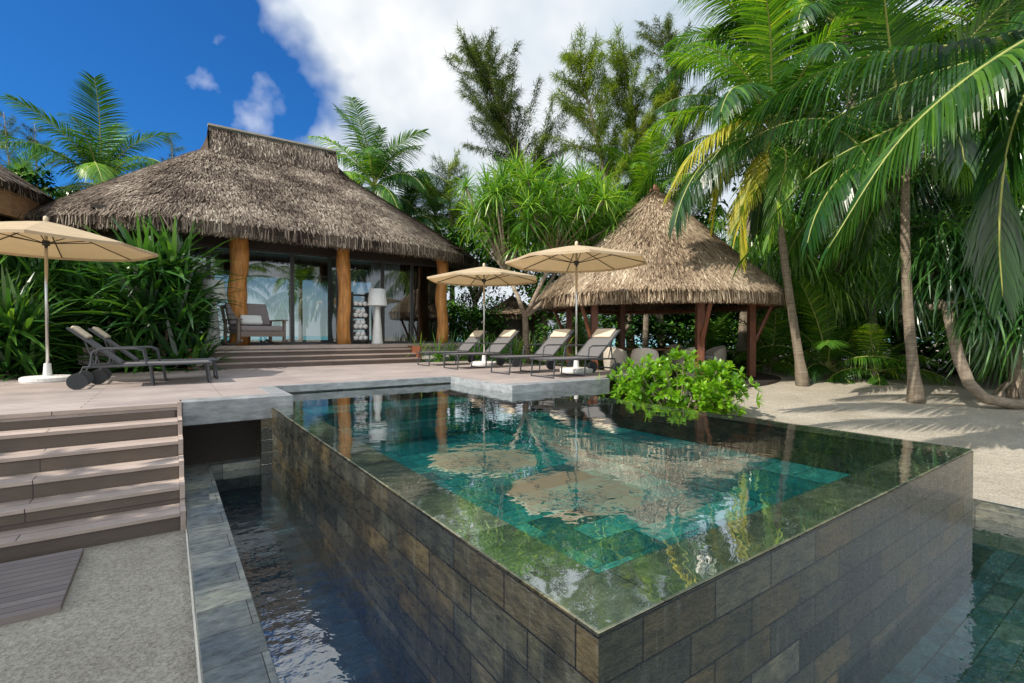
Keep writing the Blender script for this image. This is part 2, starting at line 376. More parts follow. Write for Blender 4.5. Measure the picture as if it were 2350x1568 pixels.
# ------------------------------------------------------------------ deck
d=MB()
d.box(-4.2,-.94,5.62,7.0,-.84,-.76).box(-.94,.03,5.95,7.0,-.84,-.761).box(-4.2,6.8,7.0,11.7,-.84,-.76).box(3.25,6.8,5.3,7.0,-.84,-.761)
gstruct(d,'deck',M['deck'],uv=True); bpy.data.objects['deck']['label']='pinkish taupe plank deck between pool and house'; bpy.data.objects['deck']['category']='deck'
ds=gthing('stone_edge','grey stone edging slabs carrying the deck beside the pool','stone edge',0,5.8,-1.03)
for bx in ((-.92,.25,5.63,5.93,-1.03,-.755),(.03,.25,5.93,7.0,-1.03,-.7555)): gpart(MB().box(*bx),'corner_slab',M['slab'],ds,bevel=.008)
for bx in ((3.2,5.3,5.0,5.3,-1.03,-.755),(3.2,3.25,5.3,7.0,-1.03,-.758)): gpart(MB().box(*bx),'terrace_slab',M['slab'],ds,bevel=.008)
gpart(MB().box(.25,3.2,6.95,7.06,-.86,-.756),'edge_strip',M['slab'],ds,bevel=.004)
gpart(MB().box(-.12,0.0,5.6,5.75,-1.75,-1.03),'support',M['slate'],ds,uv=True)
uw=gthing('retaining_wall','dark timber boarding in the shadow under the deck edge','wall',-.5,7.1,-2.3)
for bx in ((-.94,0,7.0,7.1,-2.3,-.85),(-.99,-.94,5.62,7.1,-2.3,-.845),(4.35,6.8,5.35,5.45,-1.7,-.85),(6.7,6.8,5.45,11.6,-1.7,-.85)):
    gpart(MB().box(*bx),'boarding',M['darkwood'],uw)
st=gthing('stairs','broad taupe wooden stairs descending from the deck to the sand','stairs',-2.5,5,-1.72)
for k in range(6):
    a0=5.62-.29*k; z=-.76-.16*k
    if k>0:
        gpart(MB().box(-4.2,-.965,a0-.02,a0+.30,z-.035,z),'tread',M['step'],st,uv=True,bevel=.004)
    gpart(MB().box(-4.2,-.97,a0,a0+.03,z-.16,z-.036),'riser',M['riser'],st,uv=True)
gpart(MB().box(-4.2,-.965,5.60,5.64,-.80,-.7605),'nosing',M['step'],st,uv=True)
sb=MB()
for k in range(6):
    sb.box(-.965,-.925,5.62-.29*k-.03,5.64-.29*(k-1)-.03 if k else 5.66,-1.75,-.757-.16*k+.01)
gpart(sb,'side_board',M['step'],st,uv=True)
o=MB().box(-5.0,-1.6,3.05,4.05,-1.73,-1.675)
o=gstruct(o,'path',M['walk'],uv=True); o['label']='weathered plank walkway laid on the sand at the stair foot'; o['category']='path'

# ------------------------------------------------------------------ thatch
EX=[1.0]
def stadium(L,r,s):
    P=2*L+2*math.pi*r; q=s*P; kx=EX[0]
    if q<L: return Vector((q,-r)),Vector((0,-1))
    q-=L
    if q<math.pi*r:
        a=-math.pi/2+q/r; dd=Vector((math.cos(a)*kx,math.sin(a))); return Vector((L,0))+dd*r,dd
    q-=math.pi*r
    if q<L: return Vector((L-q,r)),Vector((0,1))
    q-=L
    a=math.pi/2+q/r; dd=Vector((math.cos(a),math.sin(a))); return dd*r,dd
def interp(prof,t):
    for (a,b),(c,d_) in zip(prof,prof[1:]):
        if t<=c: return b+(d_-b)*((t-a)/(c-a) if c>a else 0)
    return prof[-1][1]
def thatch_roof(parent,L,Rr,prof,zb,mat,rot,n,seed,nf,strand=.32,sw=.05,loc=(0,0,0),prof2=None):
    rng=random.Random(seed); prof2=prof2 or prof
    def ZP(p,dd,t):
        return interp(prof if abs(dd.y)>.9999 else prof2,t)
    mb=MB(); NS=72; NT=16
    rings=[]
    for j in range(NT+1):
        t=max(j/NT,.004); ring=[]
        for i in range(NS):
            p,dd=stadium(L,Rr*t,i/NS); ring.append((p.x,p.y,ZP(p,dd,t)-.03))
        rings.append(ring)
    rings.append([(p[0],p[1],zb+.12) for p in rings[-1]])
    inner=[]
    for i in range(NS):
        p,dd=stadium(L,Rr*.55,i/NS); inner.append((p.x,p.y,zb+.55))
    rings.append(inner)
    rings.append([(L*.5+(q[0]-L*.5)*.05,q[1]*.05,zb+.6) for q in inner])
    vs=[q for r_ in rings for q in r_]; fs=[]
    for j in range(len(rings)-1):
        for i in range(NS):
            i2=(i+1)%NS; fs.append((j*NS+i,j*NS+i2,(j+1)*NS+i2,(j+1)*NS+i))
    mb.add(vs,fs,.15)
    for k in range(n):
        while True:
            t=math.sqrt(rng.random()) if L<.1 else rng.random()
            P=2*L+2*math.pi*Rr*t
            if rng.random()<P/(2*L+2*math.pi*Rr): break
        t=max(t,.01)
        p,dd=stadium(L,Rr*t,rng.random())
        z0=ZP(p,dd,t); t2=min(1.0,t+.04); t1=t2-.04; sl=(ZP(p,dd,t2)-ZP(p,dd,t1))/(Rr*.04)
        dn=Vector((dd.x,dd.y,sl)).normalized()
        tang=Vector((-dd.y,dd.x,0)).normalized(); nn=tang.cross(dn); 
        if nn.z<0: nn=-nn
        dn=(dn+tang*rng.gauss(0,.13)+nn*rng.uniform(.0,.11)).normalized()
        base=Vector((p.x,p.y,z0))+nn*rng.uniform(-.01,.012)
        ln=strand*rng.uniform(.5,1.2); w=sw*rng.uniform(.5,1.2)*.5
        e=base+dn*ln
        mb.add([base-tang*w,base+tang*w,e+tang*w*.6,e-tang*w*.6],[(0,1,2,3)],min(1,max(0,rng.gauss(.5,.2))))
    for k in range(nf):
        t=1-abs(rng.gauss(0,.04)); t=min(t,1.0)
        p,dd=stadium(L,Rr*t,rng.random()); tang=Vector((-dd.y,dd.x,0)).normalized(); out=Vector((dd.x,dd.y,0)).normalized()
        lay=rng.random()
        z0=interp(prof,t)-lay*.12
        base=Vector((p.x,p.y,z0))+out*(.05-lay*.1)
        dn=(Vector((0,0,-1))+out*rng.uniform(-.2,.25)*(1-lay)+tang*rng.gauss(0,.12)).normalized()
        ln=(z0-zb)*rng.uniform(.75,1.08); w=rng.uniform(.007,.019)
        e=base+dn*ln
        mb.add([base-tang*w,base+tang*w,e+tang*w*.5,e-tang*w*.5],[(0,1,2,3)],min(1,max(0,rng.gauss(.5,.27))))
    return mb.build('thatch_roof',mat,parent,loc=loc,rotz=rot)

# ------------------------------------------------------------------ house
house=gthing('thatched_house','large open fronted villa with high ridged thatched roof and log columns','house',1.87,16.5,-.25)
HZ=-.25
Lr=3.74; Rr=4.35
prof=[(0,6.4-HZ),(.05,6.0-HZ),(.11,5.45-HZ),(.3,4.87-HZ),(.5,4.27-HZ),(.7,3.66-HZ),(.87,3.12-HZ),(.95,2.88-HZ),(1,2.66-HZ)]
prof2=[(0,5.72-HZ),(.11,5.45-HZ)]+prof[3:]
EX[0]=1.2
rf=thatch_roof(house,Lr,Rr,prof,2.33-HZ,M['thatch'],0,68000,3,13500,strand=.17,sw=.026,loc=(-Lr/2,0,0),prof2=prof2)
EX[0]=1.0
MB().box(-.02,Lr+.02,-.11,.11,6.37-HZ,6.425-HZ).build('ridge_cap',M['palewood'],rf)
ge=MB(); rng=random.Random(5)
for x0,sg in ((-.0,-1),(Lr+.0,1)):
    ge.add([(x0,-.06,6.38-HZ),(x0,.06,6.38-HZ),(x0,.5,5.4-HZ),(x0,-.5,5.4-HZ)],[(0,1,2,3)],.3)
    for k in range(900):
        zz=rng.uniform(5.6,6.38)-HZ; hw=.06+(6.4-HZ-zz)*.5
        y=rng.uniform(-hw,hw); w=.016; ln=rng.uniform(.15,.3)
        ge.add([(x0+sg*.01,y-w,zz),(x0+sg*.01,y+w,zz),(x0+sg*(.04),y+w,zz-ln),(x0+sg*.04,y-w,zz-ln)],[(0,1,2,3)],min(1,max(0,rng.gauss(.55,.2))))
ge.build('gable_thatch',M['thatch'],rf)
gpart(MB().box(-2.6,6.9,12.6,19.8,-.62,HZ),'floor',M['deck'],house,uv=True)
for k in range(3):
    a0=11.7+.3*k; z=-.76+.1275*(k+1)
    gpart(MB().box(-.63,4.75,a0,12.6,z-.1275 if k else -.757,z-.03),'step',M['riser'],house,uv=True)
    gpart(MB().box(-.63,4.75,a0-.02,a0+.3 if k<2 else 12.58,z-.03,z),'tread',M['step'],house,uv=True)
gpart(MB().box(-.70,-.632,11.75,12.6,-.76,-.3),'step_side',M['redwood'],house)
gpart(MB().box(4.752,4.80,11.75,12.6,-.76,-.3),'step_side',M['redwood'],house)
gpart(MB().box(-2.6,6.9,12.56,12.599,HZ-.1,HZ-.002),'floor_edge',M['step'],house,uv=True)
rng=random.Random(8)
for (b,a) in ((.44,13.3),(3.11,13.3),(6.35,13.5),(7.0,16.5)):
    pts=[];rad=[]
    for i in range(15):
        z=HZ+i*3.0/14
        pts.append((b+.03*math.sin(i*.7+b),a+.02*math.cos(i*.9),z)); rad.append((.215 if b<1 else .18)*(1+.10*math.sin(i*1.1+b*3)*rng.random()+ (.25*max(0,1-i/3) )*.4))
    gpart(MB().tube(pts,rad,16,wob=.04,rng=rng),'column',M['log'],house,smooth=True)
gpart(MB().box(-2.4,6.9,12.9,19.9,2.78,2.86),'ceiling',M['darkwood'],house)
gpart(MB().box(-2.4,6.9,13.2,13.4,2.5,2.77),'beam',M['darkwood'],house)
def window(b0,b1,a,z0,z1,name='sliding_door',sw=.05):
    f=MB().box(b0,b0+sw,a,a+.06,z0,z1).box(b1-sw,b1,a,a+.06,z0,z1).box(b0+sw,b1-sw,a,a+.06,z0,z0+.06).box(b0+sw,b1-sw,a,a+.06,z1-.06,z1)
    fr=gpart(f,name,M['frame'],house)
    pn=MB().add([(b0+sw,a+.03,z0+.06),(b1-sw,a+.03,z0+.06),(b1-sw,a+.03,z1-.06),(b0+sw,a+.03,z1-.06)],[(0,1,2,3)])
    o_=gpart(pn,'pane',M['glass'],house); o_.parent=fr
bs_=[-2.3,-.16,1.9,3.2,4.6,5.6,6.6]
for i in range(6): window(bs_[i]+.003,bs_[i+1]-.003,14.2,HZ+.002,2.4)
gpart(MB().box(-2.3,6.6,14.2,14.28,2.402,2.77),'lintel',M['darkwood'],house)
for i in range(4): window(-1.0+i*1.9,-1.0+(i+1)*1.9-.006,19.2,HZ+.002,2.4,'back_window')
gpart(MB().box(-2.3,6.6,19.2,19.28,2.402,2.77),'back_lintel',M['darkwood'],house)
gpart(MB().box(-2.3,-1.01,19.2,19.3,HZ,2.4),'back_wall',M['darkwood'],house)
gpart(MB().box(-2.4,-2.3,14.2,19.28,HZ,2.77),'side_wall',M['darkwood'],house)
gpart(MB().box(6.61,6.7,14.2,19.28,HZ,2.77),'side_wall',M['darkwood'],house)
gpart(MB().box(5.2,6.6,16.0,16.1,HZ,2.77),'inner_wall',M['darkwood'],house)
gpart(MB().box(-2.3,-.5,16.5,16.6,HZ,2.77),'inner_wall',M['darkwood'],house)
def curtain(b0,b1,a):
    n=40; vs=[];fs=[]
    for i in range(n+1):
        b=b0+(b1-b0)*i/n; y=a+.04*math.sin(i*1.3)
        vs+=[(b,y,HZ+.02),(b,y,2.38)]
    fs=[(2*i,2*i+2,2*i+3,2*i+1) for i in range(n)]
    gpart(MB().add(vs,fs),'curtain',M['curtain'],house,smooth=True)
curtain(2.95,3.3,14.45); curtain(4.3,5.3,14.45); curtain(-.5,.0,14.45)
# ------------------------------------------------------------------ veranda furniture
RKR=R(-38)
rk=thing('rocking_chair','wide weathered wood rocking chair with mauve grey cushions on the veranda','rocking chair',W(.74,12.98,HZ),RKR)
def rocker(y):
    pts=[(-.5+1.15*i/10,y,.03+.10*((i-5)/5)**2) for i in range(11)]
    return MB().tube(pts,.028,6)
for y in (-.56,.56):
    rocker(y).build('rocker',M['greywood'],rk)
    MB().box(-.32,-.25,y-.03,y+.03,.06,.62).build('leg',M['greywood'],rk)
    MB().box(.42,.49,y-.03,y+.03,.06,.62).build('leg',M['greywood'],rk)
    MB().box(-.38,.56,y-.055,y+.055,.62,.655).build('armrest',M['greywood'],rk)
sf=MB().box(-.34,.5,-.53,.53,.30,.35).box(.49,.53,-.53,.53,.22,.35)
sf.build('seat_frame',M['greywood'],rk)
bf=MB().slant(-.30,.32,-.58,.98,-.56,-.50,.05).slant(-.30,.32,-.58,.98,.50,.56,.05).slant(-.57,.93,-.60,1.0,-.56,.56,.05)
for i in range(7): bf.slant(-.31,.36,-.57,.93,-.42+.13*i,-.38+.13*i,.03)
bf.build('back_frame',M['greywood'],rk)
MB().box(-.28,.52,-.51,.51,.352,.49).build('seat_cushion',M['cushion'],rk,bevel=.04)
MB().slant(-.26,.48,-.51,1.04,-.51,.51,.14).build('back_cushion',M['cushion'],rk,bevel=.04)
pw=thing('throw_pillow','small cream pillow lying on the rocking chair seat','pillow',W(.74,12.98,HZ+.492),RKR)
MB().slant(-.02,.01,-.14,.24,-.30,.22,.11).build('cover',M['white'],pw,bevel=.045)
def floor_lamp(b,a,label):
    t=thing('floor_lamp',label,'lamp',W(b,a,HZ),ANG,None)
    MB().lathe([(.001,0),(.17,0),(.17,.02),(.15,.08),(.13,.4),(.10,.75),(.07,1.0),(.055,1.12),(.001,1.13)],24).build('lamp_body',M['whitebase'],t,smooth=True)
    MB().lathe([(.29,1.13),(.285,1.14),(.23,1.62),(.225,1.62)],28).build('lamp_shade',M['white'],t,smooth=True)
    MB().tube([(0,0,1.12),(0,0,1.5)],.012,6).build('lamp_stem',M['steel'],t)
floor_lamp(4.02,13.1,'white floor lamp with drum shade beside the towel shelf')
floor_lamp(-.12,13.2,'white floor lamp half hidden left of the rocking chair')
sh=gthing('towel_shelf','dark narrow open shelf full of rolled towels behind the lamp','shelf',3.62,13.55,HZ)
gpart(MB().box(3.38,3.41,13.4,13.75,HZ,1.28),'side_panel',M['darkwood'],sh); gpart(MB().box(3.85,3.88,13.4,13.75,HZ,1.28),'side_panel',M['darkwood'],sh)
for k in range(5): gpart(MB().box(3.411,3.849,13.4,13.75,HZ+.08+k*.34,HZ+.105+k*.34),'shelf_board',M['darkwood'],sh)
tw=MB().tube([(0,-.17,0),(0,.17,0)],.068,14).mesh('towel',M['white'],True)
for k in range(4):
    for (i,dz) in ((0,0),(1,0),(2,0),(.5,.118),(1.5,.118)):
        if k==3 and dz: continue
        o=bpy.data.objects.new('rolled_towel',tw); col.objects.link(o)
        o.location=W(3.49+i*.14,13.57,HZ+.175+k*.34+dz); o.rotation_euler=(0,0,ANG)
        tag(o,'rolled white towel stored on the dark shelf behind the lamp','towel','rolled towels on the shelf')

# ------------------------------------------------------------------ loungers
def make_lounger():
    t=thing('sun_lounger','x','sun lounger',(0,0,0),0,'grey sun loungers on the deck')
    f=MB()
    for y in (-.33,.33):
        f.tube([(.36,y,.14),(.42,y,.31),(1.97,y,.33)],.017,8)
        f.tube([(.84,y*.96,.345),(.26,y*.96,.86)],.015,8)
        f.tube([(.55,y*.9,.33),(.44,y*.9,.68)],.01,6)
    f.tube([(1.97,-.33,.33),(1.97,.33,.33)],.017,8).tube([(.84,-.33,.335),(.84,.33,.335)],.015,8).tube([(.26,-.32,.86),(.26,.32,.86)],.015,8).tube([(.36,-.33,.12),(.36,.33,.12)],.014,8)
    f.build('frame',M['metal'],t)
    MB().box(.86,1.95,-.305,.305,.325,.342).build('seat',M['sling'],t)
    MB().slant(.82,.355,.27,.855,-.295,.295,.012).build('backrest',M['sling'],t)
    MB().slant(.45,.705,.275,.868,-.25,.25,.05).build('headrest',M['pillow'],t,bevel=.02)
    for y in (-.34,.34):
        MB().tube([(.50,y,.32),(.52,y,.52),(.60,y,.565),(1.02,y,.565),(1.10,y,.53),(1.14,y,.33)],.014,8).build('armrest',M['metal'],t)
        MB().tube([(.36,y-.03,.115),(.36,y+.03,.115)],.115,20).build('wheel',M['rubber'],t)
    for x in (1.18,1.92):
        MB().tube([(x,-.32,.32),(x+.03,-.325,.012),(x+.03,.325,.012),(x,.32,.32)],.016,8).build('leg',M['metal'],t)
    return t
L0=make_lounger()
spots=[(-2.45,8.40,0,'grey sun lounger nearest the left parasol, front one of the pair'),
       (-2.30,9.20,0,'grey sun lounger behind the front one beside the left parasol'),
       (6.45,5.9,1,'grey sun lounger with cream headrest nearest the pool on the right terrace'),
       (6.3,7.05,1,'grey sun lounger second from the pool, just behind the tall right parasol'),
       (6.15,8.85,1,'grey sun lounger third from the pool, in front of the middle parasol'),
       (6.15,10.3,1,'grey sun lounger farthest from the pool, behind the middle parasol')]
for i,(b,a,fl,lab) in enumerate(spots):
    o=L0 if i==0 else copyobj(L0)
    o.location=W(b,a,-.76); o.rotation_euler=(0,0,ANG+(math.pi if fl else 0)); o['label']=lab

# ------------------------------------------------------------------ parasols
def make_parasol(label,loc,Rc,zt,ze,rot,lean=0):
    t=thing('parasol',label,'parasol',loc,rot,'beige parasols on the deck')
    n=8; mb=MB(); vs=[]; K=6; S=4
    for j in range(K+1):
        q=j/K
        for i in range(n*S):
            a=2*math.pi*i/(n*S); u=(i%S)/S
            half=math.pi/n; aa=(a%(2*half))-half; rr=Rc*q*math.cos(half)/math.cos(aa)
            z=zt-(zt-ze)*(q**1.12)-.012*math.sin(math.pi*u)*q
            vs.append((rr*math.cos(a),rr*math.sin(a),z))
    m_=n*S; fs=[]
    for j in range(K):
        for i in range(m_):
            i2=(i+1)%m_; fs.append((j*m_+i,(j+1)*m_+i,(j+1)*m_+i2,j*m_+i2))
    base=len(vs); vs+= [(x*1.0,y*1.0,z-.045) for (x,y,z) in vs[K*m_:(K+1)*m_]]
    for i in range(m_):
        i2=(i+1)%m_; fs.append((K*m_+i,base+i,base+i2,K*m_+i2))
    mb.add(vs,fs).build('canopy',M['canopy'],t)
    MB().tube([(0,0,.05),(0,0,zt+.02)],.024,12).build('pole',M['steel'],t,smooth=True)
    MB().lathe([(.001,zt+.09),(.03,zt+.07),(.035,zt+.01),(.02,zt-.02)],12).build('finial',M['pillow'],t,smooth=True)
    MB().lathe([(.001,zt-.40),(.05,zt-.40),(.05,zt-.32),(.001,zt-.32)],12).build('hub',M['rubber'],t)
    for i in range(n):
        a=2*math.pi*i/n; c_,s_=math.cos(a),math.sin(a)
        rb=MB().tube([(.03*c_,.03*s_,zt-.03),(Rc*.5*c_,Rc*.5*s_,zt-(zt-ze)*.46-.035),(Rc*.985*c_,Rc*.985*s_,ze-.012)],.010,5)
        rb.tube([(.05*c_,.05*s_,zt-.36),(Rc*.5*c_,Rc*.5*s_,zt-(zt-ze)*.46-.04)],.008,5)
        rb.build('rib',M['darkwood'],t)
    MB().lathe([(.001,0),(.33,0),(.34,.02),(.34,.07),(.30,.09),(.06,.095),(.045,.30),(.001,.30)],28).build('base',M['whitebase'],t)
    return t
make_parasol('large beige parasol at the far left over two loungers',W(-2.68,9.98,-.76),1.50,2.64,2.24,ANG)
make_parasol('beige parasol on the right terrace nearest the pool, tallest of the right pair',W(5.86,6.47,-.76),1.47,2.62,2.28,ANG+.2)
make_parasol('beige parasol farther back between the house and the right terrace loungers',W(5.56,9.6,-.76),1.45,2.52,2.20,ANG+.5)

# ------------------------------------------------------------------ pavilion
pc=Vector((4.22,14.5,.57))
pav=thing('thatched_pavilion','round open pavilion with conical tan thatched roof and red timber posts','pavilion',pc)
zc=H-pc.z
pprof=[(0,4.36+zc),(.03,4.30+zc),(.25,3.60+zc),(.5,2.76+zc),(.75,1.95+zc),(.9,1.50+zc),(1,1.12+zc)]
prf=thatch_roof(pav,.02,3.4,pprof,.76+zc,M['thatch2'],0,42000,7,9500,strand=.18,sw=.027)
MB().lathe([(.001,4.46+zc),(.05,4.44+zc),(.10,4.36+zc),(.16,4.24+zc)],16).build('roof_cap',M['terra'],prf)
MB().lathe([(.001,-.3),(3.3,-.3),(3.3,.02),(.001,.02)],40).build('floor',M['deck'],pav)
NP=6
for k in range(NP):
    a=R(k*60+38); x,y=2.6*math.cos(a),2.6*math.sin(a)
    ps=MB().box(-.085,.085,-.085,.085,0,2.3); 
    ps.v=[(p[0]+x,p[1]+y,p[2]) for p in ps.v]; ps.build('post',M['redwood'],pav)
    xo,yo=3.1*math.cos(a),3.1*math.sin(a)
    MB().tube([(x*1.02,y*1.02,.9),(xo,yo,1.98)],.055,6).build('brace',M['redwood'],pav)
for k in range(NP):
    a=R(k*60+38); b_=R(k*60+98)
    MB().tube([(2.6*math.cos(a),2.6*math.sin(a),2.25),(2.6*math.cos(b_),2.6*math.sin(b_),2.25)],.06,6).build('beam',M['redwood'],pav)
    MB().tube([(3.15*math.cos(a),3.15*math.sin(a),1.98),(3.15*math.cos(b_),3.15*math.sin(b_),1.98)],.05,6).build('beam',M['redwood'],pav)
tb=thing('dining_table','round wooden dining table under the pavilion','table',pc+Vector((0,0,.02)))
MB().lathe([(.001,.70),(.85,.70),(.87,.72),(.87,.745),(.001,.75)],36).build('tabletop',M['fascia'],tb)
MB().lathe([(.001,0),(.4,0),(.38,.05),(.09,.10),(.08,.66),(.25,.70)],20).build('pedestal',M['fascia'],tb)
def make_chair():
    t=thing('wicker_chair','x','chair',(0,0,0),0,'cream wicker chairs in the pavilion')
    mb=MB(); vs=[];n=20
    for z,ro in ((.0,.22),(.2,.28),(.45,.32),(.62,.33),(.80,.30),(.84,.285)):
        for i in range(n+1):
            a=R(60+ 240*i/n); top=1-.45*abs((i/n-.5)*2)**1.8
            zz=z if z<.4 else .42+(z-.42)*top
            vs.append((ro*math.cos(a),ro*math.sin(a)*1.05,zz))
    for z,ro in ((.80,.265),(.45,.27),(.0,.20)):
        for i in range(n+1):
            a=R(60+240*i/n); top=1-.45*abs((i/n-.5)*2)**1.8
            zz=z if z<.4 else .42+(z-.42)*top
            vs.append((ro*math.cos(a),ro*math.sin(a)*1.05,zz))
    m_=n+1; fs=[]
    for j in range(8):
        for i in range(n): fs.append((j*m_+i,j*m_+i+1,(j+1)*m_+i+1,(j+1)*m_+i))
    mb.add(vs,fs).build('backrest',M['wicker'],t,smooth=True)
    MB().lathe([(.001,.47),(.25,.47),(.27,.44),(.26,.36),(.22,.02),(.001,.02)],24,(.02,0,0)).build('seat',M['wicker'],t)
    MB().lathe([(.001,.52),(.22,.52),(.245,.49),(.23,.472),(.001,.472)],24,(.03,0,0)).build('cushion',M['white'],t,smooth=True)
    return t
C0=make_chair()
cs=[(1480,11.9,'cream wicker tub chair, large one seen left of the central pavilion posts'),
    (1412,13.0,'cream wicker tub chair farthest left under the pavilion'),
    (1585,12.9,'cream wicker tub chair just right of the central pavilion posts'),
    (1640,14.6,'cream wicker tub chair at the right of the pavilion table'),
    (1545,16.0,'cream wicker tub chair behind the pavilion table')]
for i,(X,dd,lab) in enumerate(cs):
    o=C0 if i==0 else copyobj(C0)
    x=(X-1175)/F*dd; o.location=(x,dd,.59); o['label']=lab
    o.rotation_euler=(0,0,math.atan2(pc.y-dd,pc.x-x))

def hut(loc,Rh,ze,zt,label,n,seed,wall='fascia',mat='thatch'):
    t=thing('thatched_hut',label,'hut',loc)
    pr=[(0,zt),(.15,zt-(zt-ze)*.2),(.5,zt-(zt-ze)*.55),(1,ze+.3)]
    thatch_roof(t,.02,Rh,pr,ze,M[mat],0,n,seed,n//4,strand=.35,sw=.06)
    MB().lathe([(Rh*.8,0),(Rh*.8,ze+.4)],32).build('wall',M[wall],t)
    return t
h1=hut((-13.9,10.0,.86),3.25,3.9,7.2,'neighbouring thatched building with brown timber wall at the far left',9000,21)
MB().lathe([(3.05,3.42),(3.2,3.42),(3.2,3.95),(3.05,3.95)],40).build('fascia',M['fascia'],h1)
p_=at(1175,770,26); hut((p_.x,p_.y,.0),2.3,2.5,3.9,'small thatched hut between the villa and the round pavilion',4000,23,mat='thatch2',wall='darkwood')

# ------------------------------------------------------------------ vegetation
def frond_mb(path,nl,ll,w,droop,rng,spread=1.0,segs=3):
    mb=MB(); n=len(path)
    def P(t):
        q=t*(n-1); i=min(int(q),n-2); return path[i].lerp(path[i+1],q-i), (path[i+1]-path[i]).normalized()
    for side in (-1,1):
        for k in range(nl):
            t=.14+.86*(k+rng.uniform(-.3,.3))/nl; t=max(.1,min(.995,t))
            p,tn=P(t)
            sd=tn.cross(Vector((0,0,1)))
            if sd.length<.1: sd=Vector((0,1,0))
            sd=sd.normalized()*side; up=sd.cross(tn)*side
            if up.z<0: up=-up
            fw=.45+.9*t*t
            dd=(sd*spread+tn*fw+up*(.25+rng.uniform(-.12,.12))).normalized()
            L=ll*(math.sin(math.pi*min(1,.12+.80*t))**.65)*rng.uniform(.85,1.08)
            wd=(tn-dd*tn.dot(dd))
            mb.leaf(p,dd,L,w,droop*rng.uniform(.7,1.3),segs,min(1,max(0,rng.gauss(.45,.18))),wd=wd,prof=[.7,1,.8,.08] if segs==3 else [.6,1,.95,.65,.06])
    return mb
def arch_path(L,e0,k,n=14,side=0):
    p=Vector((0,0,0)); out=[p.copy()]; 
    for i in range(n):
        t=i/n; e=e0-k*(t**1.25); az=side*t
        p=p+Vector((math.cos(e)*math.cos(az),math.cos(e)*math.sin(az),math.sin(e)))*(L/n); out.append(p.copy())
    return out
FR=[]
for (e0,k,droop) in ((82,40,.5),(70,65,.7),(55,75,.9),(40,85,1.3),(20,85,1.7),(-5,70,2.0)):
    for s_ in (.25,-.3):
        path=arch_path(3.6,R(e0),R(k),side=s_)
        FR.append((path,droop,{'palm':None,'palm_dark':None,'palm_yel':None}))
def get_frond(i,mk):
    path,droop,fm=FR[i]
    if fm[mk] is None:
        mb=frond_mb(path,64,.92,.042,droop,random.Random(i))
        fm[mk]=mb.mesh('frond',M[mk])
        rb=MB().tube(path,[.03*(1-.8*j/len(path)) for j in range(len(path))],5)
        fm[mk+'r']=rb.mesh('rib',M['rachis'])
    return fm[mk],fm[mk+'r']
def palm(label,base,top,nf,seed,mk='palm',sc_=1.0,bend=(0,0),group=None,tr=.13,yel=0,coco=False,name='palm_tree',mix=0):
    rng=random.Random(seed); base=Vector(base); top=Vector(top)
    t=thing(name,label,'palm tree',base,0,group)
    d_=top-base; pts=[];rad=[]
    for i in range(21):
        q=i/20; pts.append(Vector((d_.x*q+bend[0]*math.sin(math.pi*q),d_.y*q+bend[1]*math.sin(math.pi*q),d_.z*q-(.25 if i==0 else 0))))
        rad.append(tr*(1.0+.6*max(0,1-q*8))*(1-.3*q)*(1+.04*(i%2)))
    MB().tube(pts,rad,12,wob=.03,rng=rng).build('trunk',M['bark'],t,smooth=True)
    for i in range(nf):
        q=i/max(1,nf-1); vi=min(5,int(q*6))*2+rng.randint(0,1)
        mm=mk
        if mix and rng.random()<mix: mm='palm_dark' if mk=='palm' else 'palm'
        if yel and i>=nf-yel: mm='palm_yel'
        fm,rm=get_frond(vi,mm)
        o=bpy.data.objects.new('frond',fm); col.objects.link(o); o.parent=t
        o.location=d_; o.rotation_euler=(rng.uniform(-.15,.15),rng.uniform(-.12,.12),i*2.399+seed)
        s_=sc_*rng.uniform(.85,1.15)*(.7 if q<.1 else 1); o.scale=(s_,s_,s_)
        r_=bpy.data.objects.new('rib',rm); col.objects.link(r_); r_.parent=o
    if coco:
        for i in range(5):
            a=i*1.3; c_=MB().lathe([(.001,-.12),(.08,-.08),(.11,0),(.08,.09),(.001,.13)],10).build('coconut',M['rachis'],t,smooth=True)
            c_.location=d_+Vector((.2*math.cos(a),.2*math.sin(a),-.25))
    return t
def cat(ps,n=26):
    ps=[Vector(p) for p in ps]; ps=[ps[0]*2-ps[1]]+ps+[ps[-1]*2-ps[-2]]; out=[]; m_=len(ps)-3
    for i in range(n+1):
        q=i/n*m_; j=min(int(q),m_-1); t=q-j; a,b,c,d_=ps[j:j+4]
        out.append(.5*((2*b)+(c-a)*t+(2*a-5*b+4*c-d_)*t*t+(3*b-a-3*c+d_)*t*t*t))
    return out
def big_fronds(tree,base,crown,lst,seed,nl=100,w=.036,droop=1.7,spread=.75):
    for i,(ps,ll,mk) in enumerate(lst):
        path=[p-crown for p in cat(ps)]
        f=frond_mb(path,nl,ll,w,droop,random.Random(seed+i),spread=spread,segs=4).build('frond',M[mk],tree)
        f.location=crown-base
        MB().tube(path,[.024*(1-.8*j/len(path)) for j in range(len(path))],6).build('rib',M['rachis'],f,smooth=True)
def gp(X,d_):
    x=(X-1175)/F*d_; return Vector((x,d_,ground_z(x,d_)))
b_=gp(1845,11.8); cA=at(1765,310,12.2)
tA=palm('coconut palm with slender pale trunk just right of the pavilion',b_,cA,24,1,bend=(-.06,0),sc_=1.05,coco=True,tr=.10,mix=.5)
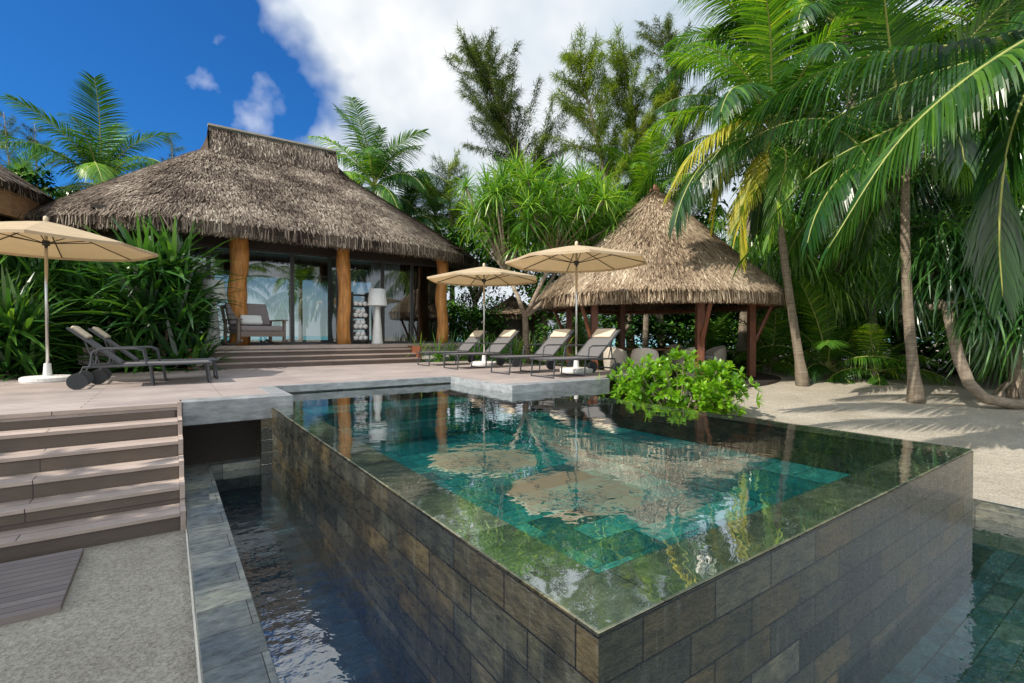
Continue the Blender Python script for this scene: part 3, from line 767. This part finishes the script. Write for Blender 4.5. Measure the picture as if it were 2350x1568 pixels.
big_fronds(tA,b_,cA,[([cA,at(1690,285,11.9),at(1600,340,11.6),at(1530,450,11.5)],.9,'palm_yel'),
  ([cA,at(1700,340,12.6),at(1650,430,12.9),at(1630,560,13)],.85,'palm_yel'),
  ([cA,at(1800,350,11.2),at(1790,430,10.7),at(1760,560,10.6)],.8,'palm'),
  ([cA,at(1730,400,11.6),at(1700,480,11.4),at(1700,600,11.4)],.8,'palm_yel'),
  ([cA,at(1850,330,12),at(1910,400,12),at(1940,500,12)],.8,'palm_dark')],150,nl=62,w=.048,droop=1.5)
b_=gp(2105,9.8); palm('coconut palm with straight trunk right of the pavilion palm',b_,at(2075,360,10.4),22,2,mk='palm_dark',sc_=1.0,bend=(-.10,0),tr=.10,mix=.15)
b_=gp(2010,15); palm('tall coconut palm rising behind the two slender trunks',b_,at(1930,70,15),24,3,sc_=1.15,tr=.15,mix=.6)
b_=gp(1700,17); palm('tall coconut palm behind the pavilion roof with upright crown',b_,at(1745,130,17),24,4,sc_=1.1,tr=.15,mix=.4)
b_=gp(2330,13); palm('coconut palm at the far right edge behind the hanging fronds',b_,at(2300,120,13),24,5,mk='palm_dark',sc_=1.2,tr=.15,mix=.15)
b_=gp(230,16.5); palm('coconut palm with upright crown behind the left end of the villa roof',b_,at(235,430,16.5),20,7,sc_=.88,tr=.15,yel=1,mk='palm_dark',mix=.4)
b_=gp(20,17); palm('coconut palm beyond the neighbouring building at the far left',b_,at(20,460,17),18,8,sc_=.65,tr=.15,mix=.4)
b_=gp(860,24); palm('coconut palm rising behind the right shoulder of the villa roof',b_,at(860,430,24),24,9,sc_=1.15,tr=.15,mix=.5)
b_=gp(1000,27); palm('small distant palm between villa roof and pandanus tree',b_,at(1000,500,27),20,10,sc_=.8,tr=.12,mix=.4)
b_=gp(935,26); palm('small distant palm low beside the villa roof edge',b_,at(935,510,26),20,12,sc_=.75,tr=.12,mk='palm_dark')
b_=gp(1480,19); palm('coconut palm directly behind the pavilion peak',b_,at(1490,470,19),20,14,sc_=.9,tr=.12,mix=.3)
b_=gp(690,25.5); palm('palm on the lagoon shore seen through the villa glass',b_,at(690,620,25.5),20,18,sc_=.85,tr=.12,mix=.3)
for i,(X,d_,s_,lab) in enumerate(((1900,13.2,.62,'young stemless palm low between the two slender trunks'),(1770,15,.6,'young stemless palm beside the right pavilion post'),(2010,12.6,.5,'young stemless palm near the straight palm trunk'),(1620,17.5,.6,'young stemless palm seen under the pavilion roof'),(1330,17.5,.6,'young stemless palm seen left behind the pavilion posts'))):
    b_=gp(X,d_); palm(lab,b_,b_+Vector((0,0,.25)),14,30+i,sc_=s_,tr=.1,name='young_palm',mix=.3)
for i,(x,y,hh,lab) in enumerate(((10.5,-1.0,4.6,'coconut palm standing on the sand right of the pool, mirrored in the villa glass'),(7.5,-4.5,5.2,'coconut palm behind the viewpoint, mirrored in the villa glass'))):
    palm(lab,(x,y,.1),(x-.4,y+.3,hh),20,40+i,sc_=1.1,tr=.14)

crown=at(2480,30,6.3)
bt=gp(2560,6.6)
op=thing('palm_tree','overhanging coconut palm at right whose long fronds sweep across the foreground','palm tree',bt)
MB().tube([Vector((0,0,-.2)),Vector((.1,0,1)),(crown-bt)*.6+Vector((.15,0,0)),crown-bt],[.2,.15,.14,.13],12).build('trunk',M['bark'],op,smooth=True)
big_fronds(op,bt,crown,[
 ([crown,at(2250,100,6.2),at(1980,135,6.4),at(1750,240,6.8),at(1590,420,7.0)],1.1,'palm_dark'),
 ([crown,at(2300,190,5.8),at(2080,280,5.9),at(1850,410,6.2),at(1700,600,6.5)],1.05,'palm_dark'),
 ([crown,at(2340,100,5.2),at(2180,210,5.0),at(2040,350,5.0),at(1900,570,5.1)],.8,'palm_dark'),
 ([crown,at(2380,150,5.4),at(2310,330,5.3),at(2290,520,5.4),at(2300,680,5.5)],.8,'palm_dark'),
 ([crown,at(2300,-100,5.6),at(2120,-120,5.3),at(1950,-60,5.2)],.8,'palm_dark'),
 ([crown,at(2300,120,7.2),at(2060,200,7.4),at(1850,320,7.8),at(1760,480,8.0)],1.0,'palm_dark'),
 ([crown,at(2600,-250,6.6),at(2800,-200,7.2),at(2950,50,7.8)],.9,'palm'),
],50,nl=135,w=.036,droop=1.8,spread=.8)

def casuarina(label,base,top,width,seed,mat='casu',nplume=80,h0=.3):
    rng=random.Random(seed); base=Vector(base); top=Vector(top); d_=top-base
    t=thing('casuarina_tree',label,'tree',base)
    def TP(q): return Vector((d_.x*q**1.4,d_.y*q,d_.z*q))
    MB().tube([TP(i/14) for i in range(15)],[.20*(1-.93*i/14) for i in range(15)],8).build('trunk',M['bark2'],t,smooth=True)
    mb=MB(); br=MB()
    for k in range(nplume):
        q=h0+(1-h0)*((k+rng.random())/nplume)*.97; p=TP(q)
        u_=(q-h0)/(1-h0)
        env=width*(.20+.80*math.sin(math.pi*min(1,u_*.75+.18))**1.1)
        az=rng.uniform(0,2*math.pi); el=R(rng.uniform(12,62)); ln=env*rng.uniform(.3,1.4)+.3
        dr=Vector((math.cos(az)*math.cos(el)-.12,math.sin(az)*math.cos(el),math.sin(el))).normalized()
        pts=[p]; dcur=dr.copy()
        for i in range(6):
            dcur=(dcur+Vector((0,0,rng.uniform(-.04,.15)))+Vector((rng.gauss(0,.13),rng.gauss(0,.13),0))).normalized(); pts.append(pts[-1]+dcur*ln/6)
        br.tube(pts,[.028*(1-.85*i/6) for i in range(7)],4)
        cv=rng.gauss(.45,.2); nn=max(14,int(18*ln))
        for i in range(nn):
            u=.12+.88*i/nn; qq=u*6; j=min(5,int(qq)); c_=pts[j].lerp(pts[j+1],qq-j); sp=.32*(1-u*.65)
            for m_ in range(8):
                dv=(dcur*.8+Vector((rng.gauss(0,.5),rng.gauss(0,.5),rng.gauss(-.2,.4)))).normalized()
                mb.leaf(c_+Vector((rng.gauss(0,sp*.5),rng.gauss(0,sp*.5),rng.gauss(0,sp*.4))),dv,rng.uniform(.20,.45),.027,.8,2,min(1,max(0,cv+rng.gauss(0,.14))))
    mb.build('crown',M[mat],t); br.build('branches',M['bark2'],t)
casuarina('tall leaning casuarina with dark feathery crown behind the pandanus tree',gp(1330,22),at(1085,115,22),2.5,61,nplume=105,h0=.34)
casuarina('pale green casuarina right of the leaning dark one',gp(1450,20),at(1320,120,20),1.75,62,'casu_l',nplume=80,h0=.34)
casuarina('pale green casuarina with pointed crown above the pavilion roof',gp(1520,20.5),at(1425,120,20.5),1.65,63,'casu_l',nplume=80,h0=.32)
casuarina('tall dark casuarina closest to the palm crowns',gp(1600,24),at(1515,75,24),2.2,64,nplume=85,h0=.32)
casuarina('far casuarina top at the extreme left skyline',gp(60,34),at(15,260,34),1.8,65,nplume=40,h0=.4)
casuarina('small far casuarina right of the extreme left one',gp(100,36),at(85,285,36),1.5,66,nplume=40,h0=.4)
casuarina('thin far casuarina peeping behind the villa roof',gp(430,38),at(395,310,38),1.3,67,nplume=36,h0=.4)
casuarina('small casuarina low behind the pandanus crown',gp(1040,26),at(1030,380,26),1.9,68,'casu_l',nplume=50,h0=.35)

def rosette(seed,n,L,w,g,elo,ehi,segs=4):
    rng=random.Random(seed); mb=MB()
    for k in range(n):
        az=k*2.399; el=R(elo+(ehi-elo)*((k+rng.random())/n)); d_=Vector((math.cos(az)*math.cos(el),math.sin(az)*math.cos(el),math.sin(el)))
        mb.leaf(d_*.04,d_,L*rng.uniform(.75,1.1),w,g*rng.uniform(.6,1.4),segs,min(1,max(0,rng.gauss(.45,.22))),prof=[.8,1,.85,.55,.03])
    return mb
RO={}
for mk in ('pand','pand_dark'):
    RO[mk,'up']=[rosette(70+i,56,1.0,.046,1.15,-25,85).mesh('leaf_rosette',M[mk]) for i in range(3)]
    RO[mk,'hang']=[rosette(80+i,50,1.35,.045,2.8,-25,70).mesh('leaf_rosette',M[mk]) for i in range(3)]
RO['pand_dark','blade']=[rosette(95+i,27,1.2,.085,.8,8,86).mesh('leaf_rosette',M['pand_dark']) for i in range(3)]
def pandanus(label,base,fork,clusters,seed,mk='pand',kind='up',s0=1.0,tr=.1,cat='tree',name='pandanus_tree',roots=True,path=None):
    rng=random.Random(seed); base=Vector(base); t=thing(name,label,cat,base)
    fork=Vector(fork)-base
    tk=MB()
    if path: tk.tube([Vector(p)-base for p in path]+[fork],tr,12,wob=.08,rng=rng)
    else: tk.tube([Vector((0,0,-.2)),fork*.5+Vector((rng.uniform(-.1,.1),0,0)),fork],[tr*1.2,tr,tr*.85],10,wob=.05,rng=rng)
    if roots:
        for i in range(6):
            a=i*1.05; tk.tube([Vector((math.cos(a)*.45,math.sin(a)*.45,-.1)),Vector((math.cos(a)*.2,math.sin(a)*.2,.35)),fork*.3],[.03,.03,.03],5)
    tk.build('trunk',M['bark2'],t,smooth=True)
    br=MB()
    hubs=[]
    for k in range(5):
        c=Vector(clusters[(k*7)%len(clusters)])-base; h=fork.lerp(c,.5)+Vector((0,0,-.15)); hubs.append(h)
        br.tube([fork,fork.lerp(h,.5)+Vector((rng.uniform(-.1,.1),0,-.08)),h],[tr*.7,tr*.6,tr*.5],7)
    for c in clusters:
        c=Vector(c)-base
        h=min(hubs,key=lambda q:(q-c).length)
        br.tube([h,h.lerp(c,.6)+Vector((0,0,-.08)),c],[tr*.4,tr*.3,tr*.25],5)
        o=bpy.data.objects.new('leaf_rosette',rng.choice(RO[mk,kind])); col.objects.link(o); o.parent=t
        o.location=c; o.rotation_euler=(rng.uniform(-.35,.35),rng.uniform(-.35,.35),rng.uniform(0,6.28)); s_=s0*rng.uniform(.75,1.15); o.scale=(s_,s_,s_)
    br.build('branches',M['bark2'],t,smooth=True)
    return t
def cloud(c,rx,ry,rz,n,seed,shell=.6):
    rng=random.Random(seed); out=[]
    while len(out)<n:
        v=Vector((rng.uniform(-1,1),rng.uniform(-1,1),rng.uniform(-1,1)))
        if shell<v.length<1: out.append(Vector(c)+Vector((v.x*rx,v.y*ry,v.z*rz)))
    return out
pandanus('spreading pandanus tree with bright strappy crown between villa and pavilion',gp(1225,14.0),at(1205,730,14.0),cloud(at(1235,490,14.8),2.75,1.7,1.3,98,91,.35),91,s0=.88,tr=.10)
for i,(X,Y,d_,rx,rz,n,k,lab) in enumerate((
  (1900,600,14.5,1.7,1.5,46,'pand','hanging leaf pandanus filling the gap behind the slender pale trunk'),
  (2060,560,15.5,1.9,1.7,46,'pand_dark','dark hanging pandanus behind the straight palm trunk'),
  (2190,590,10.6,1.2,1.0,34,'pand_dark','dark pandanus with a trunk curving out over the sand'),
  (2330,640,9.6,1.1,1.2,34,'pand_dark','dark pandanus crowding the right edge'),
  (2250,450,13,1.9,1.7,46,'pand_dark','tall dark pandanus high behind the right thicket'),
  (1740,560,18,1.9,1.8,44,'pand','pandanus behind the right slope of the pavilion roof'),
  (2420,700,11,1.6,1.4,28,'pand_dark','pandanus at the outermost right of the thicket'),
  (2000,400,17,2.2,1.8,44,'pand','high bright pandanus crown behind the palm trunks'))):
    c=at(X,Y,d_)
    if i==2:
        b_=gp(2330,9.2)
        pandanus(lab,b_,at(2170,700,10.0),cloud(c,rx,rx*.8,rz,n,100+i,.3),100+i,mk=k,kind='hang',s0=.95,tr=.095,roots=False,path=[gp(2420,9.3)+Vector((0,0,.12)),gp(2330,9.2)+Vector((0,0,.10)),at(2262,915,9.2),at(2225,880,9.3),at(2200,820,9.5),at(2185,760,9.8)])
        continue
    b_=gp(X,d_)
    pandanus(lab,b_,c+Vector((0,0,-rz*.6)),cloud(c,rx,rx*.8,rz,n,100+i,.3),100+i,mk=k,kind='hang',s0=.95,tr=.13 if i==3 else .1)
for i,(X,d_,zc_,rx,rz,n,s_,lab) in enumerate((
  (375,10.8,.85,.70,.85,26,1.15,'big strap leaved pandanus bush in front of the villa left corner'),
  (250,10.9,.6,.8,.75,22,1.1,'strap leaved pandanus bush left of the one at the villa corner'),
  (140,11.3,.75,.9,.85,24,1.15,'dark strap leaved pandanus bush behind the left parasol pole'),
  (30,10.4,.65,.9,.85,24,1.15,'dark strap leaved pandanus bush at the left picture edge'),
  (-10,8.8,.05,.6,.7,18,1.0,'low strap leaved bush at the left end of the deck'),
  (435,11.9,.35,.3,.7,12,.85,'narrow pandanus bush right beside the veranda steps'))):
    x=(X-1175)/F*d_; b_=Vector((x,d_,.8)); c=Vector((x,d_,H+zc_-.1))
    cl=cloud(c,rx,rx*.7,rz,n,120+i,.2)+[b_+Vector((rx*math.cos(q*1.1),rx*.5*math.sin(q*1.1),.12+.08*(q%3))) for q in range(7)]
    pandanus(lab,b_,b_+Vector((0,0,.35)),cl,120+i,mk='pand_dark',kind='blade',s0=s_,tr=.07,cat='bush',name='pandanus_bush',roots=False)
for i,(b,a) in enumerate(((5.4,11.9),(6.0,12.2),(6.6,11.7),(7.2,11.4),(7.3,10.6),(7.4,9.8),(5.0,12.3),(7.9,12.3),(7.4,8.7),(7.2,12.6),(8.2,11.2),(8.0,13.4),(7.6,14.2),(8.6,12.6),(8.8,14.4),(8.4,15.4),(9.2,13.4))):
    o=bpy.data.objects.new('strap_lily',RO['pand_dark' if i%2 else 'pand','up'][i%3]); col.objects.link(o)
    o.location=W(b,a,-.70); s_=.75+.1*(i%3); o.scale=(s_,s_,s_*1.1); o.rotation_euler=(0,0,i)
    tag(o,'low strap leaved lily growing behind the right terrace loungers','plant','strap lilies beside the deck')
def broad_mesh(seed,n=2600,r=1.0):
    rng=random.Random(seed); mb=MB(); cl=[]
    for k in range(46):
        v=Vector((rng.gauss(0,1),rng.gauss(0,1),rng.gauss(0,1))).normalized()*rng.uniform(.35,1); cl.append((v,rng.gauss(.45,.2)))
    for k in range(n):
        c,vv=rng.choice(cl); p=c+Vector((rng.gauss(0,.14),rng.gauss(0,.14),rng.gauss(0,.11)))
        d_=Vector((rng.gauss(0,1),rng.gauss(0,1),rng.gauss(-.1,.5))).normalized()
        mb.leaf(p,d_,rng.uniform(.07,.13),.05,.5,2,min(1,max(0,vv+rng.gauss(0,.12))),prof=[.3,1,.1])
    return mb.mesh('crown',M['broad'])
BR=[broad_mesh(1,5200),broad_mesh(2,5200)]
def broad_at(label,b_,c,rx,rz,i):
    b_=Vector(b_); t=thing('broadleaf_tree',label,'tree',b_)
    c=Vector(c)-b_
    tk=MB().tube([(0,0,-.3),c*.5,c],[.18,.14,.06],8)
    rr=random.Random(i)
    for k in range(5): tk.tube([c*.55,c+Vector((rr.uniform(-.6,.6)*rx,rr.uniform(-.6,.6)*rx,rr.uniform(-.3,.5)*rz))],[.09,.03],5)
    tk.build('trunk',M['bark2'],t,smooth=True)
    o=bpy.data.objects.new('crown',BR[i%2]); col.objects.link(o); o.parent=t; o.location=c; o.scale=(rx,rx,rz); o.rotation_euler=(0,0,i)
bt_=[(1090,600,25,2.6,2.4,'dense dark tree beyond the villa roof corner'),(1250,620,24,2.8,2.6,'dense dark tree behind the pandanus stems'),(1420,590,24,3.0,3.0,'dense dark tree behind the left side of the pavilion'),
 (1600,620,22,2.8,3.0,'dense dark tree behind the right side of the pavilion'),(1760,650,21,2.8,3.0,'dense dark tree behind the slender pale trunk'),(1920,640,19.5,2.8,3.2,'dense dark tree low behind the young palms'),
 (2080,640,18,2.8,3.4,'dense dark tree behind the straight palm'),(2240,620,17,2.8,3.6,'dense dark tree behind the bent pandanus'),(2400,560,16,2.8,3.8,'dense dark tree at the right frame edge'),
 (1850,370,24,3.2,3.0,'high dark tree crown behind the palm fronds'),(2080,330,22,3.4,3.4,'high dark tree crown above the straight palm'),(2300,300,20,3.4,3.4,'highest dark tree crown in the right corner'),
 (90,560,15,2.0,2.0,'dark tree behind the left parasol'),(-60,540,14,2.2,2.4,'dark tree beyond the left frame edge'),(1960,780,16.5,1.8,1.4,'low dark thicket tree behind the young palms'),(2200,790,14.5,1.9,1.3,'low dark thicket tree at the sand edge'),(2360,800,12.5,1.6,1.2,'low dark thicket tree at right'),(1350,760,21,2.4,1.4,'low dark tree seen through the pavilion'),(1560,770,20.5,2.4,1.4,'low dark tree framed by the pavilion posts'),(1740,780,18.5,1.9,1.3,'low dark tree right of the pavilion posts'),(1150,760,28,2.8,1.8,'low dark tree behind the small hut'),(1330,500,26,2.8,2.6,'green tree filling the gap between pandanus crown and pavilion peak'),
 (1010,730,24,1.8,1.6,'low dark tree past the right end of the villa'),(1080,740,23,1.8,1.5,'low dark tree between villa and small hut'),(60,790,14.5,1.8,1.2,'low dark shrubby tree behind the left bushes'),(220,770,14.5,1.6,1.2,'low dark shrubby tree left of the villa wall'),
 (1830,710,22.5,2.6,2.2,'dark jungle tree deep behind the slender pale trunk'),(1660,720,24,2.8,2.4,'dark jungle tree deep behind the right pavilion posts'),(1480,700,26,3.0,2.6,'dark jungle tree deep behind the pavilion centre'),(1990,700,20,2.4,2.2,'dark jungle tree deep between the two slender palms')]
for i,(X,Y,d_,rx,rz,lab) in enumerate(bt_): broad_at(lab,gp(X,d_),at(X,Y,d_),rx,rz,i)
broad_at('shade tree behind the viewpoint beside the plank walkway',(-8.2,-2.4,0),(-7.6,-2.1,6.0),2.7,1.9,31)
broad_at('wide shade tree behind the viewpoint left of the basin',(-8.6,-1.2,0),(-8.0,-1.6,6.6),2.8,1.9,33)
broad_at('shade tree behind the viewpoint close to the overflow basin',(-5.9,-4.2,0),(-5.9,-3.2,5.8),2.0,1.6,32)

sb_=thing('leafy_shrub','bright green glossy leaved shrub at the far pool edge in front of the pavilion','shrub',gp(1560,8.6))
rng=random.Random(33); mb=MB(); stm=MB()
for k in range(440):
    while True:
        v=Vector((rng.uniform(-1,1),rng.uniform(-1,1),rng.uniform(-.8,1)))
        if .35<v.length<1: break
    lump=1+.22*math.sin(v.x*5+1)*math.cos(v.y*4)
    p=Vector((v.x*1.32*lump,v.y*.8,.52+v.z*.60*lump*(1-.12*v.x)))
    if k%6==0: stm.tube([(p.x*.2,p.y*.2,-.1),(p.x*.6,p.y*.6,p.z*.4),p],[.02,.014,.008],4)
    ax=(p-Vector((0,0,.1))).normalized(); cv=rng.gauss(.5,.15)
    for i in range(11):
        az=i*2.4; e=rng.uniform(.2,1.2)
        s1=ax.orthogonal().normalized(); s2=ax.cross(s1)
        d_=(ax*math.sin(e)+(s1*math.cos(az)+s2*math.sin(az))*math.cos(e)).normalized()
        mb.leaf(p,d_,rng.uniform(.10,.16),.055,.35,4,min(1,max(0,cv+rng.gauss(0,.12))),prof=[.2,.6,1,.9,.2])
mb.build('foliage',M['bush'],sb_); stm.build('stems',M['bark2'],sb_)

# ------------------------------------------------------------------ camera, light, sky
cam=bpy.data.cameras.new('Camera'); co=bpy.data.objects.new('Camera',cam); col.objects.link(co)
co.location=(0,0,H); co.rotation_euler=(R(90-.715),0,0); cam.lens=36*F/2350; cam.sensor_width=36; cam.clip_end=3000; cam.clip_start=.05
sc.camera=co
sv=Vector((-.62,-.50,0)).normalized(); EL=R(46)
sdir=Vector((sv.x*math.cos(EL),sv.y*math.cos(EL),math.sin(EL)))
sl=bpy.data.lights.new('Sun','SUN'); sl.energy=4.9; sl.angle=R(.5); sl.color=(1,.92,.80)
so=bpy.data.objects.new('Sun',sl); col.objects.link(so); so.rotation_euler=sdir.to_track_quat('Z','Y').to_euler()
wd=bpy.data.worlds.new('World'); sc.world=wd; wd.use_nodes=True; nt=wd.node_tree
for n in list(nt.nodes): nt.nodes.remove(n)
out=N(nt,'ShaderNodeOutputWorld')
sky=N(nt,'ShaderNodeTexSky'); sky.sky_type='NISHITA'; sky.sun_disc=False; sky.sun_elevation=EL; sky.sun_rotation=math.atan2(sdir.x,sdir.y)
bg=N(nt,'ShaderNodeBackground'); bg.inputs['Strength'].default_value=.115
cskyc=mixc(nt,1.0,sky.outputs[0],(.16,.66,1.30),'MULTIPLY'); nt.links.new(cskyc,bg.inputs['Color'])
tc=N(nt,'ShaderNodeTexCoord'); sp=N(nt,'ShaderNodeSeparateXYZ'); nt.links.new(tc.outputs['Generated'],sp.inputs[0])
def MA(op,a,b=None,c=None):
    n=N(nt,'ShaderNodeMath',operation=op)
    for i,v in enumerate((a,b,c)):
        if v is None: continue
        if isinstance(v,(int,float)): n.inputs[i].default_value=v
        else: nt.links.new(v,n.inputs[i])
    return n.outputs[0]
A=MA('ARCTAN2',sp.outputs[0],sp.outputs[1]); Z=sp.outputs[2]
n1=noise_n(nt,tc.outputs['Generated'],3.2,4,.58)
n2n=N(nt,'ShaderNodeTexNoise'); n2n.inputs['Scale'].default_value=8; n2n.inputs['Detail'].default_value=5; nt.links.new(tc.outputs['Generated'],n2n.inputs['Vector']); n2=n2n.outputs['Fac']
edge=MA('MULTIPLY_ADD',Z,-.55,-.40+.36*.55)
f=MA('SUBTRACT',A,edge); f=MA('ADD',f,MA('MULTIPLY',MA('SUBTRACT',n1,.5),.55)); f=MA('ADD',f,MA('MULTIPLY',MA('SUBTRACT',n2,.5),.30))
mask=mixf(nt,f,-.02,.12,1.0)
dx=MA('DIVIDE',MA('SUBTRACT',A,-.50),.08); dz=MA('DIVIDE',MA('SUBTRACT',Z,.42),.07)
rr=MA('ADD',MA('MULTIPLY',dx,dx),MA('MULTIPLY',dz,dz))
wsp=MA('SUBTRACT',MA('MULTIPLY',n2,1.6),MA('MULTIPLY_ADD',rr,.22,.58)); wm=mixf(nt,wsp,0,.40,.75)
mask=MA('MAXIMUM',mask,wm)
haze=MA('SUBTRACT',.85,MA('MULTIPLY',Z,5.5)); haze=MA('MINIMUM',MA('MAXIMUM',haze,0.0),.85); mask=MA('MAXIMUM',mask,haze)
ccol=ramp(nt,n1,[(.30,(.42,.50,.59)),(.46,(.72,.78,.84)),(.60,(.98,.98,.98))])
gr=mixf(nt,A,-.25,.30,.6)
ccol=mixc(nt,gr,ccol,(.54,.65,.77))
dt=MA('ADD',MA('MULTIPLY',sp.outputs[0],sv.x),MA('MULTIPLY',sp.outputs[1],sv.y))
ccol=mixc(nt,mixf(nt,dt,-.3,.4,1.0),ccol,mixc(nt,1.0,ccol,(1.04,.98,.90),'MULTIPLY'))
stg=MA('ADD',mixf(nt,dt,-.3,.5,1.3),1.08)  # clouds out of view behind the camera brightened to fill shadows
fillmask=mixf(nt,dt,.3,.6,.85); mask=MA('MAXIMUM',mask,fillmask)  # unseen cloud cover towards the sun, added for that fill light
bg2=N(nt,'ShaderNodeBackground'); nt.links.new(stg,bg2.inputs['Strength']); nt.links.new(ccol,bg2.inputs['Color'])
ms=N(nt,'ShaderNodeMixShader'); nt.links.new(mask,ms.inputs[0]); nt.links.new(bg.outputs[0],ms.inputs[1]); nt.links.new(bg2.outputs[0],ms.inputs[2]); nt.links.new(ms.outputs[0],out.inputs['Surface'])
sc.view_settings.view_transform='Standard'; sc.view_settings.look='None'; sc.view_settings.exposure=0
